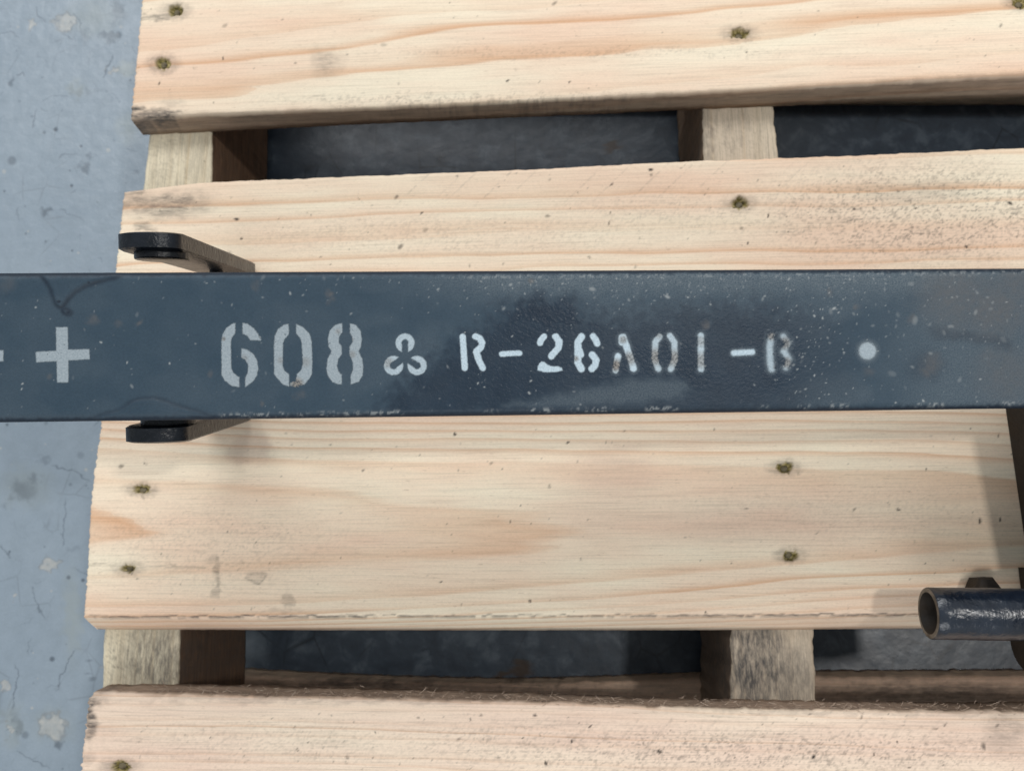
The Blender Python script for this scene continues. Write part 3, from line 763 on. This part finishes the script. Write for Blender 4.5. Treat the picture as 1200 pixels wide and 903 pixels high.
def beam_fields(px, py):
    """height of the paint film (m) and its marks"""
    wx = px + 5 * (fbm(px / 11, py / 11, 51) - .5) * 2; wy = py + 5 * (fbm(px / 11, py / 11, 53) - .5) * 2
    H = np.zeros_like(px); rim_shade = np.zeros_like(px); runs = np.zeros_like(px)
    for k, pl in enumerate((RUN_TOP, RUN_DOT, RUN_LOW)):
        sd = poly_sd(px + (wx - px) * .25, py + (wy - py) * .25, pl)
        H += .00055 * (1 - ss(-8, .8, sd)) + .0003 * np.exp(-((sd + 4.5) / 3.0) ** 2)
        runs = np.maximum(runs, 1 - ss(-4, 1, sd))
        rim_shade = np.maximum(rim_shade, np.exp(-((sd + .8) / 2.7) ** 2) * (.85 if k != 2 else .6) * (.55 + .6 * fbm(px / 16, py / 16, 57, 2)))  # dark outline paints in the shading of each run's edge slope
    for (cx, cy, r) in ((69.5, 353.5, 3.2), (80, 366, 3), (104.5, 331, 1.8)):
        d = np.hypot((px - cx), (py - cy) * 1.4)
        H += -.0003 * (1 - ss(r * .4, r, d)); rim_shade = np.maximum(rim_shade, .95 * (1 - ss(r * .5, r * 1.0, d)))
    sd = poly_sd(wx, wy, OIL)
    fuzzn = fbm(px / 7, py / 7, 55, 3) - .5
    wet = .78 * (1 - ss(-30, 16, sd + 34 * fuzzn)) * (1 - .55 * (1 - ss(-8, 8, poly_sd(wx, wy, DUSTY)))) * (1 - .75 * ss(880, 1015, px))
    core = .9 * (1 - ss(-16, 12, poly_sd(wx, wy, OILCORE) + 20 * fuzzn))
    wet = np.maximum(wet, core)
    wet = np.maximum(wet,   .10 * runs)
    d, t = seg_dist(wx, wy, STREAK); wet = np.maximum(wet, .42 * (1 - ss(0, 12, d)) * ss(0, .25, t))
    wet = np.maximum(wet, .55 * (1 - ss(0, 24, np.hypot(wx - 1085, (wy - 430) * 1.2) - 8)) * .6)
    dust = (.10 + .25 * ss(350, 650, px)) * ss(.36, .66, fbm(px / 60, py / 40, 61, 3))
    dust = np.maximum(dust, .9 * (1 - ss(318, 372, wy + 14 * fuzzn)) * ss(420, 620, px) * (1 - ss(1050, 1200, px) * .4))
    dust = np.maximum(dust, .75 * (1 - ss(-8, 6, poly_sd(wx, wy, DUSTY))))
    dust = np.maximum(dust, .5 * ss(1000, 1120, wx))
    dust *= (1 - .8 * core)
    rust = np.zeros_like(px)
    for (cx, cy, r, w) in ((108, 376, 6, .5), (163, 377, 4, .45), (140, 380, 5, .3), (385, 345, 5, .5), (388, 352, 4, .4), (58, 440, 4, .4), (1092, 425, 12, .45), (1085, 436, 8, .35), (1158, 420, 14, .3), (1120, 345, 45, .42), (1165, 360, 40, .45), (1190, 330, 30, .4), (1180, 440, 40, .3), (825, 380, 5, .55),
                           (973, 342, 5, .45), (1005, 361, 4, .5), (623, 328, 4, .6), (1068, 373, 6, .4), (1017, 436, 7, .3), (302, 333, 6, .3), (10, 333, 10, .2), (350, 460, 6, .3), (306, 472, 4, .4), (245, 440, 4, .35)):
        rust = np.maximum(rust, w * (1 - ss(r * .1, r * 1.5, np.hypot(wx - cx, wy - cy))) * (.5 + .9 * fbm(px / 5, py / 5, 63, 3)))
    chip = np.zeros_like(px)
    for (cx, cy, r, w) in SPECK:
        x0 = cx - 4 * r
        m = (np.abs(px - cx) < 3 * r) & (np.abs(py - cy) < 3 * r)
        if m.any():
            an = (cx * 5.7 + cy * 2.9) % 3.1; ux, uy = px[m] - cx + (wx[m] - px[m]) * .2, py[m] - cy + (wy[m] - py[m]) * .2
            d = np.hypot((ux * math.cos(an) + uy * math.sin(an)) * .8, (uy * math.cos(an) - ux * math.sin(an)) * 1.35)
            chip[m] = np.maximum(chip[m], w * (1 - ss(r * .35, r * 1.25, d)))
    # paint knocked off the lower arris, a little off the upper one
    low = np.interp(px, [0, 600, 1200], [496.5, 487, 478.5])
    up = np.interp(px, [0, 600, 1200], [318.0, 318.5, 313.0])
    nz = fbm(px / 3.6, py / 2.6, 71, 4)
    band = np.exp(-((py - (low - 6.0)) / 2.4) ** 2) * ss(.47, .66, nz) * ss(.42, .58, fbm(px / 28, py * 0, 73, 2)) * ss(205, 300, px)
    band2 = np.exp(-((py - (up + 6.0)) / 2.2) ** 2) * ss(.56, .66, nz) * ss(430, 600, px) * .7
    chip = np.maximum(chip, np.maximum(.75 * band, .55 * band2))
    H += -.00012 * np.maximum(band, band2)
    return H, rim_shade, wet, dust, rust, chip

def build_bar():
    st = .00042
    us = np.concatenate([np.linspace(u_all[0], u_all[1], 8, endpoint=False), np.arange(u_all[1], u_all[2], st), np.linspace(u_all[2], u_all[3], 8)])
    vv = np.linspace(VB + RC, VT - RC, int((VT - VB - 2 * RC) / st))
    sec = []                                             # section, from the underside round the lower arris, over the top, down the far side
    sec.append((VB + .012, -DEPTH)); sec.append((VB + RC, -DEPTH))
    for a in np.linspace(0, 90, 5)[1:]: sec.append((VB + RC - RC * math.sin(R(a)), -DEPTH + RC - RC * math.cos(R(a))))
    for q in np.linspace(-DEPTH + RC, -RC, 6)[1:-1]: sec.append((VB, q))
    for a in np.linspace(0, 90, 9)[:-1]: sec.append((VB + RC - RC * math.cos(R(a)), -RC + RC * math.sin(R(a))))
    top0 = len(sec)
    for q in vv: sec.append((q, 0.0))
    top1 = len(sec)
    for a in np.linspace(90, 0, 9)[1:]: sec.append((VT - RC + RC * math.cos(R(a)), -RC + RC * math.sin(R(a))))
    for q in np.linspace(-RC, -DEPTH + RC, 6)[1:]: sec.append((VT, q))
    for a in np.linspace(0, 90, 5)[1:]: sec.append((VT - RC + RC * math.cos(R(a)), -DEPTH + RC - RC * math.sin(R(a))))
    sec.append((VT - .012, -DEPTH))
    sec = np.array(sec)
    Um, Sm = np.meshgrid(us, np.arange(len(sec)), indexing='xy')
    Vm = sec[Sm, 0]; Nm = sec[Sm, 1]
    P = world_of(Um, Vm, Nm)
    px, py = proj(P)
    H, rim_shade, wet, dust, rust, chip = beam_fields(px, py)
    upface = (Nm > -RC * .9)
    P = P + (H * upface)[..., None] * Nn
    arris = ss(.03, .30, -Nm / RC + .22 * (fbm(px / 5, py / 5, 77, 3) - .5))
    rim_shade = np.maximum(rim_shade, arris * .95); wet *= 1 - arris  # rounded arrises coloured dark, standing in for their shade
    for q in (dust, rust): q *= (1 - arris)
    nr, nc = Um.shape
    F = grid_faces(nr, nc)
    idx = np.arange(nr * nc).reshape(nr, nc)
    und = np.stack([idx[0, 1:], idx[0, :-1], idx[-1, :-1], idx[-1, 1:]], -1)
    o = beam_part('bar', P.reshape(-1, 3), np.concatenate([F, und]), BEAM)
    me = o.data
    attr_v(me, 'gc', np.stack([Um, Vm, Nm], -1).reshape(-1, 3))
    attr_c(me, 'm1', wet, dust, rust, chip); attr_f(me, 'm2', rim_shade)
    return o
bar = build_bar()

# ---- stencilled marks: flat paint, each character its own thin film on the bar
def Z1(pts): return [(240 + x / 6, 370 + y / 6) for x, y in pts]
def Z2p(pts): return [(440 + x / 4.615, 380 + y / 4.615) for x, y in pts]
def Z3(pts): return [(680 + x / 4.615, 380 + y / 4.615) for x, y in pts]
def Z4(pts): return [(x / 4.75, 310 + y / 4.75) for x, y in pts]
def P_(pts, sm=1):
    pts = smooth_poly(pts, sm) if sm else pts
    return lambda x, y: poly_sd(x, y, pts)
def L_(pts, w): return lambda x, y: seg_dist(x, y, pts)[0] - w / 2
def RING(cx, cy, ro, ri, ang, hw):
    def f(x, y):
        d = np.hypot(x - cx, y - cy)
        ring = np.maximum(d - ro, ri - d)
        ux, uy = math.cos(R(ang)), -math.sin(R(ang))
        al = (x - cx) * ux + (y - cy) * uy; ac = np.abs(-(x - cx) * uy + (y - cy) * ux)
        slot = np.maximum(-al, ac - hw)
        return np.maximum(ring, -slot)
    return f
k1 = 4.615
GLYPHS = [
    ('stencil_plus', [P_([(-59, 413), (-59, 425), (-34, 424.2), (-34, 447), (-20, 447), (-20, 423.8), (4, 423.2), (4, 410), (-20, 410.8), (-20, 384), (-34, 384), (-34, 411.5)], 0)], 0, .8, 0, []),
    ('stencil_plus', [P_(Z4([(312, 348), (378, 348), (379, 473), (497, 470), (500, 526), (381, 533), (382, 655), (318, 655), (316, 537), (202, 543), (198, 485), (314, 479)]), 0)], 0, .8, 0, []),
    ('stencil_digit', [P_(Z1([(215, 50), (190, 58), (155, 82), (125, 130), (117, 180), (119, 415), (142, 455), (190, 492), (243, 500), (243, 432), (205, 405), (187, 370), (183, 180), (190, 152), (215, 122)]), 0),
                       P_(Z1([(265, 50), (300, 56), (345, 88), (376, 128), (382, 155), (397, 165), (390, 173), (320, 170), (300, 140), (265, 125)]), 0),
                       P_(Z1([(258, 228), (300, 238), (345, 273), (370, 318), (376, 370), (366, 420), (335, 465), (285, 500), (285, 432), (303, 400), (305, 340), (285, 310), (258, 292)]), 0)], 0, .9, 0, [(262, 397, 3, .8), (286, 420, 6, .35)]),
    ('stencil_digit', [P_(Z1([(590, 56), (555, 63), (515, 93), (493, 140), (487, 200), (489, 410), (515, 445), (550, 482), (593, 496), (593, 412), (560, 385), (548, 350), (550, 190), (560, 165), (592, 130)]), 0),
                       P_(Z1([(643, 58), (690, 78), (735, 123), (751, 180), (756, 320), (753, 410), (735, 442), (700, 482), (640, 502), (600, 490), (602, 470), (640, 455), (648, 410), (680, 380), (690, 330), (682, 190), (672, 155), (643, 125)]), 0)], 0, .9, 0, [(348, 450, 9, 1.3), (358, 424, 7, .4), (329, 422, 5, .4)]),
    ('stencil_digit', [P_(Z1([(965, 52), (920, 63), (880, 103), (865, 160), (871, 215), (892, 250), (865, 298), (856, 370), (864, 420), (895, 461), (930, 479), (963, 481), (963, 415), (940, 390), (930, 350), (940, 300), (963, 270), (962, 215), (942, 185), (945, 145), (967, 115)]), 0),
                       P_(Z1([(1022, 55), (1060, 63), (1095, 103), (1104, 160), (1099, 215), (1080, 248), (1105, 298), (1114, 360), (1109, 420), (1082, 462), (1025, 482), (1027, 415), (1043, 380), (1042, 330), (1018, 270), (1018, 215), (1040, 185), (1035, 145), (1020, 115)]), 0)], 0, .9, 0, [(396, 388, 4, .5), (411, 398, 4, .6), (413, 415, 5, .5)]),
    ('stencil_clover', [RING(440 + 160 / k1, 380 + 100 / k1, 51 / k1, 19 / k1, -90, 17 / k1), RING(440 + 98 / k1, 380 + 222 / k1, 52 / k1, 20 / k1, 38, 19 / k1), RING(440 + 225 / k1, 380 + 222 / k1, 52 / k1, 20 / k1, 148, 18 / k1)], .5, .9, 0, [(455, 425, 8, .6)]),
    ('stencil_letter', [L_(Z2p([(472, 66), (483, 236)]), 33 / k1), L_(Z2p([(540, 65), (563, 74), (577, 98), (570, 124), (545, 147), (560, 195), (580, 235)]), 34 / k1)], 1, .9, 0, []),
    ('stencil_dash', [L_(Z2p([(682, 160), (780, 155)]), 29 / k1)], 1, .9, 0, []),
    ('stencil_digit', [L_(Z2p([(911, 66), (895, 85), (890, 100)]), 33 / k1), L_(Z2p([(974, 66), (994, 92), (990, 125), (951, 172)]), 36 / k1), P_(Z2p([(875, 258), (878, 218), (905, 196), (940, 226), (1008, 228), (1012, 256)]), 1)], 1, .9, 0, []),
    ('stencil_digit', [L_(Z2p([(1115, 66), (1095, 95), (1094, 205), (1113, 240)]), 38 / k1), L_(Z2p([(1104, 140), (1112, 165)]), 32 / k1),
                       L_(Z3([(68, 64), (85, 86), (92, 104)]), 34 / k1), L_(Z3([(64, 163), (86, 192), (80, 222), (62, 240)]), 36 / k1)], 1, 1.0, 0, [(675, 420, 4, .9), (698, 385, 4, .5)]),
    ('stencil_letter', [L_(Z3([(232, 70), (250, 120), (288, 238)]), 37 / k1), L_(Z3([(226, 72), (228, 96)]), 40 / k1), L_(Z3([(204, 172), (191, 246)]), 35 / k1)], 1, 1.3, .5, [(722, 428, 9, 1.3), (730, 398, 6, .8), (738, 420, 10, .9)]),
    ('stencil_digit', [L_(Z3([(428, 66), (406, 95), (402, 190), (422, 240)]), 33 / k1), L_(Z3([(484, 62), (508, 95), (512, 190), (490, 240)]), 33 / k1)], .6, 1.5, .55, [(768, 418, 12, 1.0), (790, 420, 12, .95), (772, 392, 6, .5)]),
    ('stencil_digit', [L_(Z3([(652, 62), (653, 240)]), 34 / k1)], .8, 1.6, .5, [(822, 422, 12, .8), (821, 400, 8, .6)]),
    ('stencil_dash', [L_(Z3([(830, 155), (930, 149)]), 31 / k1)], 1, 1.8, .4, []),
    ('stencil_letter', [L_(Z3([(1032, 64), (1024, 120), (1026, 200), (1034, 240)]), 36 / k1), L_(Z3([(1098, 66), (1124, 100), (1100, 145), (1128, 190), (1112, 232)]), 33 / k1)], .8, 2.5, .8, [(904, 393, 7, 1.1), (920, 402, 9, 1.0), (922, 425, 8, 1.0), (908, 430, 3, .5)]),
    ('stencil_dot', [lambda x, y: np.hypot(x - 1016.5, y - 411) - 10.3], .2, 2.2, 1.1, []),
]
STENCIL_MIX = {}
def build_glyph(name, fns, white, soft, halo, worns):
    # bounds in the photo, then a fine grid in beam coordinates
    gx, gy = np.meshgrid(np.arange(-75, 1060, 1.0), np.arange(360, 470, 1.0))
    s = np.min([f(gx, gy) for f in fns], 0)
    m = s < 7
    ua, va = on_plane(gx[m], gy[m])
    st = .00028
    us = np.arange(ua.min(), ua.max(), st); vs = np.arange(va.min(), va.max(), st)
    Um, Vm = np.meshgrid(us, vs)
    P = world_of(Um, Vm, np.zeros_like(Um))
    px, py = proj(P)
    jx = (fbm(px / 2.2, py / 2.2, 81) - .5) * .9; jy = (fbm(px / 2.2, py / 2.2, 83) - .5) * .9
    sd = np.min([f(px + jx, py + jy) for f in fns], 0)
    op = 1 - ss(-soft, soft, sd)
    op = op * (.97 if soft < 1.9 or halo > 1 else .80)
    if halo: op = np.maximum(op, .30 * halo * np.exp(-np.maximum(sd, 0) / 2.2))
    worn = np.zeros_like(px)
    for (cx, cy, r, w) in worns: worn = np.maximum(worn, w * (1 - ss(r * .3, r * 1.2, np.hypot(px - cx, py - cy))))
    H, *_ = beam_fields(px, py)
    P = P + (H + .00010)[..., None] * Nn
    keep = op > .03
    nr, nc = Um.shape
    F = grid_faces(nr, nc)
    F = F[keep.ravel()[F].any(1)]
    used, inv = np.unique(F, return_inverse=True)
    Fv = inv.reshape(F.shape)
    key = round(white, 1)
    if key not in STENCIL_MIX:
        a0, a1 = np.array((0.22, 0.265, 0.295)), np.array((0.33, 0.375, 0.40)); b0, b1 = np.array((0.36, 0.45, 0.51)), np.array((0.54, 0.64, 0.70))
        STENCIL_MIX[key] = stencil_material('stencil_paint', tuple(a0 * (1 - key) + b0 * key), tuple(a1 * (1 - key) + b1 * key))
    o = beam_part(name, P.reshape(-1, 3)[used], Fv.astype(np.int32), STENCIL_MIX[key])
    me = o.data
    attr_v(me, 'gc', np.stack([Um, Vm, Um * 0], -1).reshape(-1, 3)[used]); attr_f(me, 'op', op.ravel()[used]); attr_f(me, 'worn', worn.ravel()[used])
for g in GLYPHS: build_glyph(*g)

# ---- the two flat legs under the left end, standing on the board
def plate(u0, u1, v0, v1, ntop, nbot, ch=.0009):
    """flat bar standing along -n with half round ends; section across u, thickness along v"""
    r = (u1 - u0) / 2; uc = (u0 + u1) / 2
    prof = []
    for a in np.linspace(180, 0, 21): prof.append((uc + r * math.cos(R(a)), ntop - r * .62 + r * .62 * math.sin(R(a))))
    for a in np.linspace(0, -180, 21): prof.append((uc + r * math.copysign(abs(math.cos(R(a))) ** .55, math.cos(R(a))), nbot + r * .5 + r * .5 * math.sin(R(a))))
    prof = np.array(prof); n = len(prof)
    cen = np.array([uc, (ntop + nbot) / 2])
    inn = cen + (prof - cen) * (1 - ch / r * .9)
    V = []
    for (pr, v) in ((inn, v0), (prof, v0 + ch), (prof, v1 - ch), (inn, v1)):
        for (u, q) in pr: V.append(world_of(np.array(u), np.array(v), np.array(q)))
    V = np.array(V); F = []
    for k in range(3):
        for i in range(n):
            a, b = k * n + i, k * n + (i + 1) % n
            F.append((a, a + n, b + n, b))
    F.append(tuple(range(n))); F.append(tuple(range(4 * n - 1, 3 * n - 1, -1)))
    return V, F

def cyl(c, axis, r0, r1, L, n=36, rings=None, caps=True):
    """turned part along axis from c; rings: list of (t, r)"""
    axis = np.array(axis) / np.linalg.norm(axis)
    a = np.cross(axis, [0.3, 0.2, 1.0]); a /= np.linalg.norm(a); b = np.cross(axis, a)
    rings = rings or [(0, r0), (L, r1)]
    V = []; F = []
    for (t, r) in rings:
        for i in range(n):
            th = 2 * math.pi * i / n
            V.append(np.array(c) + axis * t + r * (math.cos(th) * a + math.sin(th) * b))
    for k in range(len(rings) - 1):
        for i in range(n):
            p, q = k * n + i, k * n + (i + 1) % n
            F.append((p, q, q + n, p + n))
    if caps:
        F.append(tuple(range(n - 1, -1, -1))); F.append(tuple(range((len(rings) - 1) * n, len(rings) * n)))
    return np.array(V), F

def edge_split(o, deg=35):
    for p in o.data.polygons: p.use_smooth = True
    m = o.modifiers.new('edges', 'EDGE_SPLIT'); m.split_angle = R(deg)

NT = -0.013
LEGS = []
for (xl, xr, yo, yi, side) in ((134, 209, 270.0, 291.5, 1), (136, 211, 520.5, 500.0, -1)):
    u0, _ = on_plane(np.array([float(xl)]), np.array([400.0]), NT); u1, _ = on_plane(np.array([float(xr)]), np.array([400.0]), NT)
    _, va = on_plane(np.array([170.0]), np.array([yo]), NT); _, vb_ = on_plane(np.array([170.0]), np.array([yi]), NT)
    v0, v1 = sorted((float(va[0]), float(vb_[0]))); u0, u1 = float(u0[0]), float(u1[0])
    nb = -.16
    for _ in range(40):                                          # slide the foot until it just stands on the deck
        V, F = plate(u0, u1, v0, v1, NT, nb)
        nb += (ZT + .0002 - V[:, 2].min()) / Nn[2]
    V, F = plate(u0, u1, v0, v1, NT, nb)
    lug = beam_part('leg_plate', V, F, BLACK); edge_split(lug, 28)
    c = world_of(np.array((u0 + u1) / 2 + .0015), np.array(v0 if side > 0 else v1), np.array(NT - .020))
    far = VT if side > 0 else VB
    V, F = cyl(c, -Vv * side, .0, .0, .0, 32, [(-.0004, .0128), (.0028, .0128), (.0032, .0122)])
    b = beam_part('washer', V, F, BLACK, lug); edge_split(b, 40)
    LEGS.append((u0, u1, v0, v1))

# pin through both legs below the bar
uc = sum(q[0] + q[1] for q in LEGS) / 4
V, F = cyl(world_of(np.array(uc), np.array(LEGS[1][3] - .001), np.array(-.128)), Vv, .004, .004, LEGS[0][2] - LEGS[1][3] + .002, 24)
o = beam_part('pivot_pin', V, F, BLACK); edge_split(o, 40)

# ---- plate added at the bar's right end, shaped to shade the board beside it
def slab(name, u0, u1, v0, v1, n0, n1, mat, ch=.0015):
    V = []; F = []
    for (uu, c) in ((u0, ch), (u0 + ch, 0), (u1 - ch, 0), (u1, ch)):
        for (vv, nn) in ((v0 + c, n0 + c), (v1 - c, n0 + c), (v1 - c, n1 - c), (v0 + c, n1 - c)):
            p = world_of(np.array(uu), np.array(vv), np.array(nn))
            if nn < -.03: p = p + Nn * (ZT + .0003 - p[2]) / Nn[2]          # foot cut to stand flush on the deck
            V.append(p)
    for k in range(3):
        for i in range(4):
            a, b = 4 * k + i, 4 * k + (i + 1) % 4
            F.append((a, b, b + 4, a + 4))
    F.append((3, 2, 1, 0)); F.append((12, 13, 14, 15))
    o = beam_part(name, np.array(V), F, mat, None, False)
    return o
nb = -.08
for _ in range(30):
    lowest = min(world_of(np.array(uu), np.array(vv), np.array(nb))[2] for uu in (float(u_all[3]), float(u_all[3]) + .012) for vv in (VB - .100, VT - .006))
    nb += (ZT + .0002 - lowest) / Nn[2]
slab('end_shade_plate', float(u_all[3]) - .0005, float(u_all[3]) + .012, VB - .100, VT - .006, nb, -.006, GRIME)

# ------------------------------------------------------------------ pipe bracket at the right edge
zc = ZT + .034
c0 = ground(np.array([1088.0]), np.array([718.0]), zc)[0]
br_x = float(ground(np.array([1196.0]), np.array([700.0]), ZT)[0, 0])
bracket = empty('pipe_bracket', (br_x, float(c0[1]), ZT))
bracket['label'] = 'short open dark blue pipe on a greasy bracket at the right edge of the pallet'
bracket['category'] = 'pipe bracket'
def br_part(name, V, F, mat, parent=None, split=35):
    o = link(name, pymesh(name, np.array(V) - np.array(bracket.location), F), mat, parent or bracket)
    edge_split(o, split); return o
ro, ri = .0136, .0107
Lp = br_x - float(c0[0]) + .012
axis = np.array([1.0, -.012, -.01])
V, F = cyl(c0, axis, 0, 0, 0, 56, [(.030, ri), (.0006, ri), (.0, ri + .0005)] , False)
Vb, Fb = cyl(c0, axis, 0, 0, 0, 56, [(.0, ro - .0006), (.0007, ro)] + [(t, ro) for t in np.linspace(.006, Lp, 24)], False)
# lumpy oil on the outside
for i in range(len(Vb)):
    p = Vb[i]; t = (p - c0) @ (axis / np.linalg.norm(axis)); rad = p - c0 - axis / np.linalg.norm(axis) * t
    th = math.atan2(rad[2], rad[1])
    rr = 1 + (.03 * (float(fbm(np.array(t * 160), np.array(th * 2.5), 91, 3)) - .45) if t > .003 else 0)
    Vb[i] = c0 + axis / np.linalg.norm(axis) * t + rad * rr
pipe = br_part('pipe', Vb, Fb, NAVY, None, 60)
br_part('pipe_bore', V, F, GRIME, pipe, 60)
# cut rim between bore and outside
n = 56
Vr, Fr = cyl(c0, axis, 0, 0, 0, n, [(-.0002, ri + .0003), (-.0004, (ri + ro) / 2), (.0, ro - .0004)], False)
br_part('pipe_rim', Vr, Fr, BARE, pipe, 60)

def box(name, x0, x1, y0, y1, z0, z1, mat, ch=.0012, parent=None):
    V = []; F = []
    for (z, c) in ((z0, ch), (z0 + ch, 0), (z1 - ch, 0), (z1, ch)):
        V += [(x0 + c, y0 + c, z), (x1 - c, y0 + c, z), (x1 - c, y1 - c, z), (x0 + c, y1 - c, z)]
    for k in range(3):
        for i in range(4):
            a, b = 4 * k + i, 4 * k + (i + 1) % 4
            F.append((a, b, b + 4, a + 4))
    F.append((3, 2, 1, 0)); F.append((12, 13, 14, 15))
    return br_part(name, V, F, mat, parent)
yP = float(c0[1])
y_hi = yP + .024
box('upright_plate', br_x, br_x + .010, yP - .03, y_hi, ZT + .0002, ZT + .085, GRIME)
# eyelet, nut and roller round the pipe root
q = ground(np.array([1189.0]), np.array([684.0]), ZT + .05)[0]
V, F = cyl((br_x - .006, q[1], ZT + .050), (1, 0, 0), 0, 0, 0, 36, [(0, .0066), (0, .0098), (.0015, .0104), (.008, .0104)], True)
br_part('end_cap', V, F, BARE)
q = ground(np.array([1157.0]), np.array([690.0]), ZT + .012)[0]
V, F = cyl((q[0], q[1], ZT + .0004), (0, 0, 1), 0, 0, 0, 6, [(0, .0075), (.012, .0075), (.0135, .0062)], True)
br_part('rusty_nut', V, F, GRIME)
q = ground(np.array([1198.0]), np.array([752.0]), ZT + .016)[0]
V, F = cyl((br_x - .010, q[1], ZT + .0175), (1, 0, 0), 0, 0, 0, 40, [(0, .0145), (.0015, .0165), (.009, .0172), (.0105, .0160)], True)
br_part('roller', V, F, GRIME)
